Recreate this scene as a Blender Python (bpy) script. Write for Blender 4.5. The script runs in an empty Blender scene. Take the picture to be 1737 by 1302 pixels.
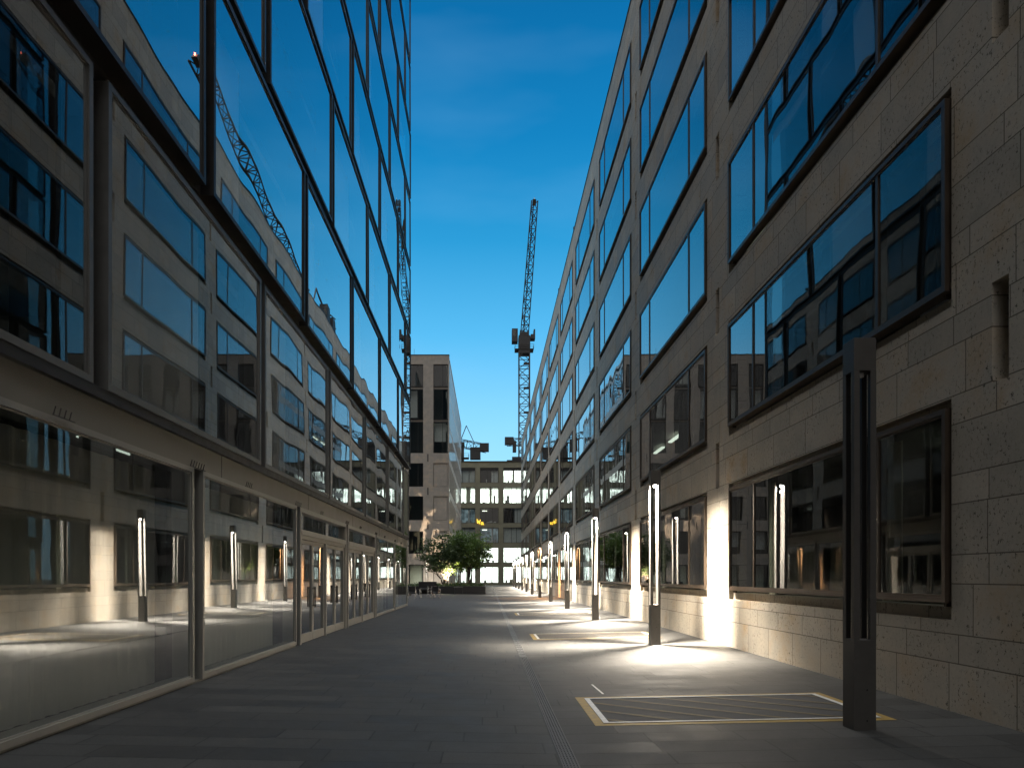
import bpy, math, random
from mathutils import Vector, Matrix
random.seed(7)
R = math.radians
scene = bpy.context.scene
col = scene.collection

# ------------------------------------------------------------------ camera
cam = bpy.data.cameras.new('camera')
cam.sensor_width = 36.0
cam.lens = 24.0
cam.shift_x = 0.0236
cam.shift_y = 0.1877
cam.clip_start = 0.05
cam.clip_end = 3000
camo = bpy.data.objects.new('camera', cam)
camo.location = (0, 0, 1.6)
camo.rotation_euler = (R(90), 0, 0)
col.objects.link(camo)
scene.camera = camo

# ------------------------------------------------------------------ exposure
scene.render.engine = 'CYCLES'
scene.view_settings.view_transform = 'Standard'
scene.view_settings.look = 'None'
scene.view_settings.exposure = 0.95
scene.view_settings.gamma = 1.0
scene.cycles.max_bounces = 10
scene.cycles.transparent_max_bounces = 16
scene.cycles.glossy_bounces = 5
scene.cycles.diffuse_bounces = 4
scene.cycles.sample_clamp_indirect = 4.0
scene.cycles.caustics_reflective = False
scene.cycles.caustics_refractive = False

# ------------------------------------------------------------------ dusk sky, plus an added neutral zenith and back glow
world = bpy.data.worlds.new('World')
scene.world = world
world.use_nodes = True
wt = world.node_tree
wt.nodes.clear()
wo = wt.nodes.new('ShaderNodeOutputWorld')
bg = wt.nodes.new('ShaderNodeBackground')
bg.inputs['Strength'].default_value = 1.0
tc = wt.nodes.new('ShaderNodeTexCoord')
sx = wt.nodes.new('ShaderNodeSeparateXYZ')
wt.links.new(tc.outputs['Generated'], sx.inputs[0])
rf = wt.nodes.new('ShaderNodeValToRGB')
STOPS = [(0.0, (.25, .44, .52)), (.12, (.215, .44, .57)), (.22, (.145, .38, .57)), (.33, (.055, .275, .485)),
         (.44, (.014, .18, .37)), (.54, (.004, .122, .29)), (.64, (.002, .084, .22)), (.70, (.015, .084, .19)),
         (.80, (.46, .48, .50)), (1.0, (1.72, 1.74, 1.76))]  # bright grey zenith out of view, made up to light walls neutrally
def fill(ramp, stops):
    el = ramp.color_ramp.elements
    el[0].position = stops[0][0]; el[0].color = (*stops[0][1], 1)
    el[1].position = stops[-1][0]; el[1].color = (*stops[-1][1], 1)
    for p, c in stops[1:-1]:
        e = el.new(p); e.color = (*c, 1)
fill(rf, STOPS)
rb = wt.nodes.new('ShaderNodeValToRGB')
fill(rb, [(0.0, (.20, .18, .16)), (.25, (.20, .19, .18)), (.6, (.30, .30, .30)), (1.0, (1.72, 1.74, 1.76))])  # unseen sky behind the camera, kept neutral as added fill for the stone
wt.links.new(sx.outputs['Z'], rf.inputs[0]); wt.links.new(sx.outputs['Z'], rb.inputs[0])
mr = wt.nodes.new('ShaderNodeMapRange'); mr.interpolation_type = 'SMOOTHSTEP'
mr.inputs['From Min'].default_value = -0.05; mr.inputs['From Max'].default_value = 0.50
wt.links.new(sx.outputs['Y'], mr.inputs['Value'])
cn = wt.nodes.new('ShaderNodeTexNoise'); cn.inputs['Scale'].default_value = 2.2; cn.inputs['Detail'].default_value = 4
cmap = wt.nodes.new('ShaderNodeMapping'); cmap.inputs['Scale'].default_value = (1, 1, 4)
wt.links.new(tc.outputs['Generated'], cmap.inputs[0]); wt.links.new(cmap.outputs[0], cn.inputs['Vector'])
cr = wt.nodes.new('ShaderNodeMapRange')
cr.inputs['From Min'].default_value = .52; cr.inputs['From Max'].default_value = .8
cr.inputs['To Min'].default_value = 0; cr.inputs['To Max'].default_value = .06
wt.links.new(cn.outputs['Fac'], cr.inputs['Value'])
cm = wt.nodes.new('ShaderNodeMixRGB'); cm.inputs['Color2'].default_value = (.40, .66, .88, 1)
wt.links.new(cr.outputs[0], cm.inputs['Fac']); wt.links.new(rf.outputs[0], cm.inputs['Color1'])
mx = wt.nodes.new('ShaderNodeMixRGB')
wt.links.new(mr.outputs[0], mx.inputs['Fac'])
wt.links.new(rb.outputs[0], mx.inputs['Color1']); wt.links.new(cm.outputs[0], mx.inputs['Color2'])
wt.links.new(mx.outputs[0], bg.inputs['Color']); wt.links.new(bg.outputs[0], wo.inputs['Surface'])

# ------------------------------------------------------------------ materials
class NT:
    def __init__(s, name):
        s.m = bpy.data.materials.new(name); s.m.use_nodes = True
        s.t = s.m.node_tree; s.t.nodes.clear()
        s.out = s.t.nodes.new('ShaderNodeOutputMaterial')
    def n(s, typ, **kw):
        nd = s.t.nodes.new('ShaderNode' + typ)
        for k, v in kw.items():
            setattr(nd, k, v)
        return nd
    def l(s, a, b): s.t.links.new(a, b)
    def math(s, op, a, b=None):
        nd = s.n('Math', operation=op)
        for i, v in enumerate((a, b)):
            if v is None: continue
            if isinstance(v, (int, float)): nd.inputs[i].default_value = v
            else: s.l(v, nd.inputs[i])
        return nd.outputs[0]
    def mixc(s, f, a, b, mode='MIX'):
        nd = s.n('MixRGB', blend_type=mode)
        for i, v in enumerate((f, a, b)):
            if isinstance(v, (int, float)): nd.inputs[i].default_value = v
            elif isinstance(v, tuple): nd.inputs[i].default_value = (*v, 1)
            else: s.l(v, nd.inputs[i])
        return nd.outputs[0]
    def pos(s):
        g = s.n('NewGeometry'); return g.outputs['Position']
    def noise(s, vec, scale, detail=3, rough=.55, sc=None):
        nd = s.n('TexNoise'); nd.inputs['Scale'].default_value = scale
        nd.inputs['Detail'].default_value = detail; nd.inputs['Roughness'].default_value = rough
        if sc:
            mp = s.n('Mapping'); mp.inputs['Scale'].default_value = sc
            s.l(vec, mp.inputs[0]); vec = mp.outputs[0]
        s.l(vec, nd.inputs['Vector']); return nd.outputs['Fac']
    def rng(s, v, a, b, c, d):
        nd = s.n('MapRange')
        for k, x in zip(('From Min', 'From Max', 'To Min', 'To Max'), (a, b, c, d)): nd.inputs[k].default_value = x
        s.l(v, nd.inputs['Value']); return nd.outputs[0]
    def bsdf(s, color, rough=.6, metal=0., bump=None, bs=.3, bd=.01, spec=.5):
        p = s.n('BsdfPrincipled')
        if isinstance(color, tuple): p.inputs['Base Color'].default_value = (*color, 1)
        else: s.l(color, p.inputs['Base Color'])
        if isinstance(rough, (int, float)): p.inputs['Roughness'].default_value = rough
        else: s.l(rough, p.inputs['Roughness'])
        p.inputs['Metallic'].default_value = metal
        p.inputs['Specular IOR Level'].default_value = spec
        if bump is not None:
            b = s.n('Bump'); b.inputs['Strength'].default_value = bs; b.inputs['Distance'].default_value = bd
            s.l(bump, b.inputs['Height']); s.l(b.outputs[0], p.inputs['Normal'])
        s.l(p.outputs[0], s.out.inputs['Surface'])
        return p

def simple(name, color, rough=.5, metal=0., var=.12, scale=3.0, spec=.5, grime=0.):
    k = NT(name)
    nz = k.noise(k.pos(), scale, 4, .6)
    f = k.rng(nz, .3, .7, 1 - var, 1 + var)
    c = k.mixc(1.0, color, k.combine(f) if False else color)
    mul = k.n('VectorMath', operation='SCALE'); mul.inputs[0].default_value = color
    k.l(f, mul.inputs['Scale'])
    r = k.rng(nz, .3, .7, max(.05, rough - .08), min(1, rough + .08))
    k.bsdf(mul.outputs[0], r, metal, spec=spec)
    return k.m

def ashlar(name, base, a, b, wid, ax_u, ax_v, joint, jcol, tone, pit, rough, tint=(1, 1, 1), stain=0., u0=0.0, v0=0.0, warm=None, wallpit=True):
    """Courses of two alternating heights a, b (metres) with blocks about `wid` long."""
    k = NT(name)
    p = k.pos()
    s = k.n('SeparateXYZ'); k.l(p, s.inputs[0])
    U = k.math('ADD', s.outputs[ax_u], 200.0 + u0); V = k.math('ADD', s.outputs[ax_v], 92.0 * (a + b) - v0)
    per = a + b
    q = k.math('DIVIDE', V, per); qi = k.math('FLOOR', q)
    fr = k.math('MULTIPLY', k.math('SUBTRACT', q, qi), per)
    up = k.math('GREATER_THAN', fr, a)
    row = k.math('ADD', k.math('MULTIPLY', qi, 2.0), up)
    d1 = k.math('ABSOLUTE', k.math('SUBTRACT', fr, a))
    dv = k.math('MINIMUM', k.math('MINIMUM', fr, k.math('SUBTRACT', per, fr)), d1)
    wn = k.n('TexWhiteNoise', noise_dimensions='1D'); k.l(row, wn.inputs['W'])
    # each course has its own offset and block length
    wr = k.math('ADD', k.math('MULTIPLY', wn.outputs['Value'], wid * .5), wid * .75)
    uu = k.math('DIVIDE', k.math('ADD', U, k.math('MULTIPLY', wn.outputs['Value'], 37.3)), wr)
    ui = k.math('FLOOR', uu)
    fu = k.math('SUBTRACT', uu, ui)
    du = k.math('MULTIPLY', k.math('MINIMUM', fu, k.math('SUBTRACT', 1.0, fu)), wr)
    dist = k.math('MINIMUM', dv, du)
    jm = k.math('LESS_THAN', dist, joint)
    idv = k.n('CombineXYZ'); k.l(ui, idv.inputs[0]); k.l(row, idv.inputs[1])
    w2 = k.n('TexWhiteNoise', noise_dimensions='3D'); k.l(idv.outputs[0], w2.inputs['Vector'])
    tonev = k.rng(w2.outputs['Value'], 0, 1, 1 - tone, 1 + tone)
    n1 = k.noise(p, 2.2, 5, .62)
    n2 = k.noise(p, 26 if pit > 0 else 55, 6, .8)
    f = k.math('MULTIPLY', tonev, k.math('MULTIPLY', k.rng(n1, .25, .75, .84, 1.14), k.rng(n2, .25, .75, .88 if pit > 0 else .6, 1.12 if pit > 0 else 1.4)))
    cb = k.n('CombineXYZ')
    for i in range(3): cb.inputs[i].default_value = base[i]
    mul = k.n('VectorMath', operation='SCALE'); k.l(cb.outputs[0], mul.inputs[0]); k.l(f, mul.inputs['Scale'])
    c = mul.outputs[0]
    if warm:
        n3 = k.noise(p, 1.1, 6, .7)
        sep = k.n('TexWhiteNoise', noise_dimensions='3D'); k.l(idv.outputs[0], sep.inputs['Vector'])
        wf = k.math('MULTIPLY', k.rng(n3, .46, .70, 0, 1), k.rng(w2.outputs['Value'], .2, 1, .1, .9))
        cl = k.math('MINIMUM', k.math('MAXIMUM', wf, 0.0), .8)
        c = k.mixc(cl, c, warm)
    if pit > 0:
        pn = k.noise(p, 20, 5, .8, (1, 1, .8))
        pm = k.noise(p, 1.7, 3, .6)
        pitf = k.n('Clamp'); pitv = k.math('MULTIPLY', k.rng(pn, .575, .60, 0, 1), k.rng(pm, .38, .55, .15, 1))
        k.l(pitv, pitf.inputs[0]); c = k.mixc(k.math('MULTIPLY', pitf.outputs[0], pit), c, (.05, .042, .03))
    c = k.mixc(k.math('MULTIPLY', jm, .85), c, jcol)
    h = k.math('SUBTRACT', k.math('MULTIPLY', n2, .25), k.math('MULTIPLY', jm, 1.0))
    rr = k.rng(k.math('ADD', n1, k.math('MULTIPLY', w2.outputs['Value'], .3)), .3, 1.0, rough - .12, rough + .12)
    k.bsdf(c, rr, 0, h, .35, .006, spec=.35)
    return k.m

def glass(name, base_refl, power, tint, wave, wscale):
    k = NT(name)
    geo = k.n('NewGeometry')
    nz = k.noise(geo.outputs['Position'], wscale, 1, .4, (1, 1, .55))
    b = k.n('Bump'); b.inputs['Strength'].default_value = 1.0; b.inputs['Distance'].default_value = wave
    k.l(nz, b.inputs['Height'])
    gl = k.n('BsdfGlossy'); gl.inputs['Roughness'].default_value = .004
    gl.inputs['Color'].default_value = (.96, .98, 1, 1)
    k.l(b.outputs[0], gl.inputs['Normal'])
    tr = k.n('BsdfTransparent'); tr.inputs['Color'].default_value = (*tint, 1)
    lw = k.n('LayerWeight'); lw.inputs['Blend'].default_value = .5
    f = k.math('POWER', lw.outputs['Facing'], power)
    f = k.math('ADD', k.math('MULTIPLY', f, 1 - base_refl), base_refl)
    f = k.math('MULTIPLY', f, k.math('SUBTRACT', 1.0, geo.outputs['Backfacing']))
    mxs = k.n('MixShader'); k.l(f, mxs.inputs[0]); k.l(tr.outputs[0], mxs.inputs[1]); k.l(gl.outputs[0], mxs.inputs[2])
    k.l(mxs.outputs[0], k.out.inputs['Surface'])
    return k.m

def emis(name, color, strength, vary=0.):
    k = NT(name)
    e = k.n('Emission'); e.inputs['Color'].default_value = (*color, 1)
    if vary:
        nz = k.noise(k.pos(), 1.3, 2, .5)
        k.l(k.rng(nz, .35, .65, strength * (1 - vary), strength * (1 + vary)), e.inputs['Strength'])
    else:
        e.inputs['Strength'].default_value = strength
    k.l(e.outputs[0], k.out.inputs['Surface'])
    return k.m

def leafmat(name, c1, c2):
    k = NT(name)
    nz = k.noise(k.pos(), 1.6, 4, .7)
    c = k.mixc(k.rng(nz, .35, .65, 0, 1), c1, c2)
    p = k.n('BsdfPrincipled'); k.l(c, p.inputs['Base Color']); p.inputs['Roughness'].default_value = .5
    t = k.n('BsdfTranslucent'); k.l(c, t.inputs['Color'])
    mxs = k.n('MixShader'); mxs.inputs[0].default_value = .35
    k.l(p.outputs[0], mxs.inputs[1]); k.l(t.outputs[0], mxs.inputs[2]); k.l(mxs.outputs[0], k.out.inputs['Surface'])
    return k.m

M = {}
M['stone'] = ashlar('travertine', (.50, .455, .385), .585, .335, 1.05, 1, 2, .007, (.09, .075, .055), .15, .92, .72,
                    v0=.01, warm=(.40, .26, .12))
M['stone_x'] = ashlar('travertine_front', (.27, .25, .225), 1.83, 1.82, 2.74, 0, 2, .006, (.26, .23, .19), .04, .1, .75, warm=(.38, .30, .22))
M['paving'] = ashlar('granite_paving', (.041, .0408, .039), .40, .40, 1.05, 0, 1, .009, (.010, .010, .010), .30, 0, .68)
M['glass_r'] = glass('reflective_glass', .03, 2.8, (.62, .66, .66), .0028, .9)
M['glass_l'] = glass('facade_glass', .26, 2.2, (.88, .90, .88), .0046, .50)
M['glass_f'] = glass('window_glass', .10, 3.0, (.85, .88, .86), .001, .8)
M['bronze'] = simple('bronze_metal', (.085, .062, .044), .42, .3, .15, 4)
M['grey_metal'] = simple('grey_metal', (.17, .167, .158), .42, .4, .08, 5)
M['silver'] = simple('pale_grey_metal', (.30, .295, .27), .45, .2, .06, 5)
M['dark_metal'] = simple('dark_metal', (.022, .021, .021), .45, .3, .15, 5)
M['post'] = simple('post_metal', (.12, .112, .104), .42, .35, .08, 9)
M['liner'] = simple('white_liner', (.50, .49, .47), .35, 0, .02, 5)
M['fascia'] = simple('fascia_metal', (.20, .195, .175), .5, .3, .06, 3)
M['dark'] = simple('dark_interior', (.045, .044, .042), .8, 0, .25, .7)
M['inner'] = simple('interior_wall', (.28, .27, .24), .8, 0, .2, .6)
M['blind'] = simple('pale_blind', (.66, .64, .66), .8, 0, .06, 2)
M['glow_backing'] = simple('glow_backing_sheet', (.84, .84, .76), .8, 0, .04, 1.5)  # pale sheet standing in for lit interiors behind glass
M['curtain'] = simple('cream_curtain', (.72, .66, .52), .8, 0, .08, 6)
M['olive'] = simple('olive_panel', (.185, .175, .122), .6, .1, .12, 1.2)
M['pale'] = simple('pale_mullion', (.52, .52, .50), .45, .1, .08, 2)
M['black'] = simple('black_granite', (.016, .016, .018), .45, 0, .2, 3)
M['chrome'] = simple('steel', (.55, .55, .55), .25, .9, .05, 6)
M['crane'] = simple('crane_steel', (.055, .048, .040), .6, .2, .25, 1.5)
M['crane_dark'] = simple('crane_housing', (.03, .03, .032), .6, .1, .2, 1.5)
M['roof'] = simple('roof_felt', (.05, .05, .05), .9)
M['bark'] = simple('bark', (.035, .028, .021), .85, 0, .3, 9)
M['leaf_a'] = leafmat('leaf_shaded', (.035, .062, .022), (.062, .10, .030))  # shade of the silhouetted crown put into a darker leaf colour
M['leaf_b'] = leafmat('leaf_lit', (.07, .135, .028), (.12, .19, .04))  # lamplight on the right crown put into a brighter leaf colour
M['yellow'] = simple('yellow_paint', (.33, .215, .045), .6, 0, .3, 14)
M['yellow_worn'] = simple('worn_yellow_paint', (.105, .08, .034), .7, 0, .55, 9)
M['white'] = simple('white_paint', (.70, .69, .66), .5, 0, .15, 16)
M['cover'] = simple('hatch_asphalt', (.045, .045, .047), .8, 0, .35, 24)
M['drain'] = simple('cast_iron', (.085, .083, .08), .6, 0., .3, 12)
M['lit'] = emis('lit_room', (.92, 1.0, .90), 2.0, .4)
M['dimlit'] = emis('dim_room', (.55, .75, .85), .10, .6)
M['head'] = emis('lamp_glow', (1.0, .93, .80), 40)
M['head_warm'] = emis('lamp_glow_warm', (1.0, .62, .30), 12)
M['neon'] = emis('yellow_neon', (1.0, .62, .06), 1.3)
M['red'] = emis('red_beacon', (1.0, .15, .08), 12)
M['ceil'] = emis('office_tube', (.95, 1.0, .82), 1.6)
M['lens'] = simple('lens_glass', (.6, .6, .58), .2, 0, .02, 5)

# ------------------------------------------------------------------ mesh helpers
class MB:
    def __init__(s): s.v = []; s.f = []
    def box(s, x0, x1, y0, y1, z0, z1):
        if x0 > x1: x0, x1 = x1, x0
        if y0 > y1: y0, y1 = y1, y0
        if z0 > z1: z0, z1 = z1, z0
        n = len(s.v)
        s.v += [(x0, y0, z0), (x1, y0, z0), (x1, y1, z0), (x0, y1, z0), (x0, y0, z1), (x1, y0, z1), (x1, y1, z1), (x0, y1, z1)]
        s.f += [tuple(n + i for i in q) for q in ((0, 3, 2, 1), (4, 5, 6, 7), (0, 1, 5, 4), (1, 2, 6, 5), (2, 3, 7, 6), (3, 0, 4, 7))]
        return s
    def bar(s, p, q, r, r2=None, sides=4):
        p = Vector(p); q = Vector(q); d = q - p
        if d.length < 1e-6: return s
        d.normalize()
        a = Vector((0, 0, 1)) if abs(d.z) < .9 else Vector((1, 0, 0))
        u = d.cross(a).normalized(); w = d.cross(u)
        r2 = r if r2 is None else r2
        n = len(s.v)
        for c, rr in ((p, r), (q, r2)):
            for i in range(sides):
                t = 2 * math.pi * i / sides + math.pi / 4
                s.v.append(tuple(c + u * math.cos(t) * rr + w * math.sin(t) * rr))
        for i in range(sides):
            j = (i + 1) % sides
            s.f.append((n + i, n + j, n + sides + j, n + sides + i))
        s.f.append(tuple(n + i for i in reversed(range(sides))))
        s.f.append(tuple(n + sides + i for i in range(sides)))
        return s
    def tube(s, pts, rads, sides=6):
        for i in range(len(pts) - 1): s.bar(pts[i], pts[i + 1], rads[i], rads[i + 1], sides)
        return s
    def quad(s, a, b, c, d):
        n = len(s.v); s.v += [tuple(a), tuple(b), tuple(c), tuple(d)]; s.f.append((n, n + 1, n + 2, n + 3)); return s
    def build(s, name, mat, parent=None, smooth=False, bevel=0.):
        me = bpy.data.meshes.new(name)
        me.from_pydata(s.v, [], s.f)
        me.materials.append(M[mat] if isinstance(mat, str) else mat)
        if smooth:
            for p in me.polygons: p.use_smooth = True
        me.update()
        o = bpy.data.objects.new(name, me)
        col.objects.link(o)
        if parent is not None: o.parent = parent
        if bevel:
            md = o.modifiers.new('bevel', 'BEVEL'); md.width = bevel; md.segments = 2; md.limit_method = 'ANGLE'
        return o

def tag(o, label=None, cat=None, group=None, kind=None):
    if label: o['label'] = label
    if cat: o['category'] = cat
    if group: o['group'] = group
    if kind: o['kind'] = kind
    return o
def empty(name, loc=(0, 0, 0), rz=0, parent=None):
    o = bpy.data.objects.new(name, None); o.location = loc; o.rotation_euler = (0, 0, rz)
    col.objects.link(o)
    if parent is not None: o.parent = parent
    return o
def copy_tree(o, parent=None):
    c = o.copy(); col.objects.link(c); c.parent = parent
    for ch in list(o.children): copy_tree(ch, c)
    return c

def gz(x):
    """Paving falls two per cent to the drain from both sides."""
    if x < -4.6: return gz(-4.6)
    if x > 5.8: return gz(5.8)
    return -.064 + .02 * abs(x - .73)

# ------------------------------------------------------------------ ground
g = MB()
xs = [-500, -30, -4.6, -2, .73, 3, 5.8, 30, 500]
ys = [-60, 0, 20, 60, 140, 900]
for yy in ys:
    for xx in xs: g.v.append((xx, yy, gz(xx)))
W_ = len(xs)
for j in range(len(ys) - 1):
    for i in range(W_ - 1):
        g.f.append((j * W_ + i, j * W_ + i + 1, (j + 1) * W_ + i + 1, (j + 1) * W_ + i))
tag(g.build('paving', 'paving'), kind='structure')

# ------------------------------------------------------------------ right building (stone)
XR = 5.40; PITCH = 8.86; W0 = 7.95; WW = 7.35
YN, YF = -10.8, 110.5
LV = [(1.09, 3.67), (4.74, 7.30), (8.36, 10.93), (11.99, 14.56), (15.62, 18.19), (19.25, 21.78)]
ZT = 23.25
rbld = empty('stone_office_building', (XR, 50, 0))
tag(rbld, 'long travertine office building with wide bronze windows along the right side of the alley', 'building')
rbld.location = (0, 0, 0)
bays = []
for kk in range(-1, 12):
    y0 = W0 + kk * PITCH; y1 = min(y0 + WW, 109.2)
    bays.append((y0, y1))
w = MB()
TH = .40
x0, x1 = XR, XR + TH
w.box(x0, x1, YN, YF, -.3, LV[0][0])                         # plinth
w.box(x0, x1, YN, YF, LV[-1][1], ZT)                         # parapet
edges = [YN] + [e for b in bays for e in b] + [YF]
for li, (z0, z1) in enumerate(LV):
    for i in range(0, len(edges), 2):
        w.box(x0, x1, edges[i], edges[i + 1], z0, z1)        # piers
    for (a, b) in bays:                                      # recessed stone ring round each window
        w.box(x0 + .10, x1, a, b, z0, z0 + .15)
        w.box(x0 + .10, x1, a, b, z1 - .06, z1)
    if li < len(LV) - 1:
        zn = LV[li + 1][0]
        cuts = [(a, b) for a, b in zip(edges[2:-1:2], edges[3:-1:2])]
        prev = YN
        for (a, b) in cuts:                                  # slot in the middle of each pier
            c = (a + b) / 2
            w.box(x0, x1, prev, c - .12, z1, zn)
            w.box(x0 + .22, x1, c - .12, c + .12, z1, zn)
            prev = c + .12
        w.box(x0, x1, prev, YF, z1, zn)
w.build('wall', 'stone', rbld)
w = MB()
w.box(XR + TH, 17, YF - .4, YF, 0, ZT)
w.box(XR + TH, 17, YN, YN + .4, 0, ZT)
w.box(16.6, 17, YN + .4, YF - .4, 0, ZT)
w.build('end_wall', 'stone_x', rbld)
w = MB()
w.box(XR + TH, 16.6, YN + .4, YF - .4, ZT - .7, ZT - .4)
w.build('roof', 'roof', rbld)
w = MB()
w.box(XR - .03, XR + TH + .03, YN, YF, ZT + .003, ZT + .06)
w.build('parapet_cap', 'dark_metal', rbld)
w = MB()
for li, (z0, z1) in enumerate(LV):
    zf = (LV[li - 1][1] + .25) if li else .04
    zc = z0 - .6 if li else 0
    w.box(XR + TH, 11, YN + .4, YF - .4, z1 + .1, z1 + .42)         # slab
    w.box(10.8, 11, YN + .4, YF - .4, z1 - 3.3 if li else 0, z1 + .1)    # back wall
    for kk in range(-1, 12):
        if (kk + li) % 2 == 0:
            yy = W0 + kk * PITCH - .75
            w.box(XR + TH, 10.8, yy - .08, yy + .08, z1 - 3.2 if li else 0, z1 + .1)
w.build('interior', 'inner', rbld)

def win_right(wd, h, name='window'):
    m = MB()
    fy0, fy1, fz0, fz1 = .05, wd - .05, .20, h - .10
    xa, xb = -.045, .13; t = .062
    m.box(xa, xb, fy0, fy1, fz0, fz0 + t); m.box(xa, xb, fy0, fy1, fz1 - t, fz1)
    m.box(xa, xb, fy0, fy0 + t, fz0 + t, fz1 - t); m.box(xa, xb, fy1 - t, fy1, fz0 + t, fz1 - t)
    # inner slim frame
    ia, ib = -.028, .10; s2 = .03
    gy0, gy1, gz0, gz1 = fy0 + t, fy1 - t, fz0 + t, fz1 - t
    m.box(ia, ib, gy0, gy1, gz0, gz0 + s2); m.box(ia, ib, gy0, gy1, gz1 - s2, gz1)
    for my in (1.47, wd - 1.47):
        m.box(-.034, ib - .01, my - .03, my + .03, gz0 + s2, gz1 - s2)
    # wall ties under and beside the frame, dark backing of the gap
    m.box(xa + .05, .11, .0, fy0, fz0 + .02, fz0 + .10)
    m.box(.03, .11, wd - .18, wd - .14, .152, fz0)
    m.box(.03, .11, .14, .18, .152, fz0)
    gl = MB()
    gl.box(-.014, -.004, gy0, gy1, gz0 + s2, gz1 - s2)
    return m, gl
proto = {}
def place_win(y0, y1, z0, z1, mat):
    key = (round(y1 - y0, 3), round(z1 - z0, 3))
    if key not in proto:
        m, gl = win_right(y1 - y0, z1 - z0)
        o = m.build('window', mat, rbld)
        p = gl.build('pane', 'glass_r', o)
        proto[key] = o
    else:
        o = copy_tree(proto[key], rbld)
    o.location = (XR, y0, z0)
    o.rotation_euler = (0, random.uniform(-.0022, .0022), random.uniform(-.0022, .0022))
    return o
for li, (z0, z1) in enumerate(LV):
    for bi, (a, b) in enumerate(bays):
        place_win(a, b, z0, z1, 'bronze')

# curtains behind the ground floor and first floor glass
def curtain_mb(y0, y1, z0, z1, x, amp=.05):
    m = MB(); n = max(6, int((y1 - y0) / .035)); pts = []
    for i in range(n + 1):
        t = i / n
        pts.append((x + amp * math.sin(t * n * .9) * (.6 + .4 * math.sin(t * 17)), y0 + (y1 - y0) * t))
    for i in range(n):
        (xa, ya), (xb, yb) = pts[i], pts[i + 1]
        a = len(m.v)
        for dx in (0, .012):
            m.v += [(xa + dx, ya, z0), (xb + dx, yb, z0), (xb + dx, yb, z1), (xa + dx, ya, z1)]
        m.f += [(a, a + 1, a + 2, a + 3), (a + 7, a + 6, a + 5, a + 4)]
    return m
for (a, b) in bays[1:8]:
    curtain_mb(a + 2.0, a + 2.45, 1.2, 3.58, XR + .62).build('curtain', 'curtain', rbld)
    curtain_mb(b - 1.0, b - .75, 1.2, 3.58, XR + .62).build('curtain', 'curtain', rbld)
for li in (1, 2, 3):
    for bi in range(1, 8):
        if random.random() < .6:
            a, b = bays[bi]; z0, z1 = LV[li]
            s = a + random.choice((.2, 1.6, 3.2)); e = s + random.uniform(.5, 1.6)
            curtain_mb(s, e, z0 + .1, z1 - .1, XR + .6).build('curtain', 'blind', rbld)
# office ceiling tubes in a few rooms
for (bi, li, n) in ((2, 2, 2), (3, 1, 2), (4, 1, 1), (5, 2, 2), (7, 3, 2), (1, 0, 1), (6, 1, 2)):
    a, b = bays[bi]; z1 = LV[li][1]
    for q in range(n):
        yy = a + 1.6 + q * 2.6
        MB().box(XR + 2.2, XR + 2.35, yy, yy + 1.5, z1 - .08, z1 - .02).build('ceiling_light', 'ceil', rbld)

# roof edge fittings seen against the sky
for yy in (21.5, 43.0, 52.2):
    b = MB(); b.bar((XR + .1, yy, ZT + .05), (XR + .1, yy, ZT + .22), .03, sides=6)
    b.box(XR - .02, XR + .18, yy - .08, yy + .08, ZT + .2, ZT + .32)
    b.build('roof_fitting', 'dark_metal', rbld)

# ------------------------------------------------------------------ left building (glass boxes)
lbld = empty('glass_office_building', (0, 0, 0))
tag(lbld, 'dark glass office building with staggered metal window boxes along the left side of the alley', 'building')
MOD = 5.33; G0 = 10.09; YE = 36.4
XL0, XL1, XL2 = -4.27, -4.20, -4.10       # outer faces of ground floor, first floor, upper floors
def lev(n):
    if n == 0: return (.07, 3.18)
    if n == 1: return (3.66, 7.08)
    return (7.30 + 3.6 * (n - 2), 7.30 + 3.6 * (n - 2) + 3.38)
NL = 9
def lbays(n):
    off = 0 if n % 2 == 0 else MOD / 2
    r = []
    e = [G0 + off + MOD * k for k in range(-5, 7)]
    e = [v for v in e if v > -11.5 and v < YE - .6]
    for a, b in zip(e, e[1:] + [YE + .12]):
        r.append((a, b))
    return r
def win_left(wd, h, t=.07, mull=None, blind=None, gap=.13):
    """box shaped window unit; local x = 0 is its outer face, inwards is -x"""
    m = MB(); d = .30
    y0, y1, z0, z1 = gap, wd - gap, 0, h
    m.box(-d, 0, y0, y1, z0, z0 + t); m.box(-d, 0, y0, y1, z1 - t, z1)
    m.box(-d, 0, y0, y0 + t, z0 + t, z1 - t); m.box(-d, 0, y1 - t, y1, z0 + t, z1 - t)
    i = .02
    m.box(-.09, -.022, y0 + t, y1 - t, z0 + t, z0 + t + i); m.box(-.09, -.022, y0 + t, y1 - t, z1 - t - i, z1 - t)
    m.box(-.09, -.022, y0 + t, y0 + t + i, z0 + t + i, z1 - t - i); m.box(-.09, -.022, y1 - t - i, y1 - t, z0 + t + i, z1 - t - i)
    gl = MB().box(-.045, -.033, y0 + t + i, y1 - t - i, z0 + t + i, z1 - t - i)
    return m, gl
protoL = {}
def place_left(y0, y1, n, x, mat='grey_metal'):
    z0, z1 = lev(n)
    key = (round(y1 - y0, 2), round(z1 - z0, 2), mat)
    if key not in protoL:
        m, gl = win_left(y1 - y0, z1 - z0)
        o = m.build('window', mat, lbld)
        gl.build('pane', 'glass_l', o)
        protoL[key] = o
    else:
        o = copy_tree(protoL[key], lbld)
    o.location = (x, y0, z0)
    o.rotation_euler = (0, random.uniform(-.003, .003), random.uniform(-.003, .003))
    return o
DOORB = (1, 2)
dark = MB(); frm = MB()
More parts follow.
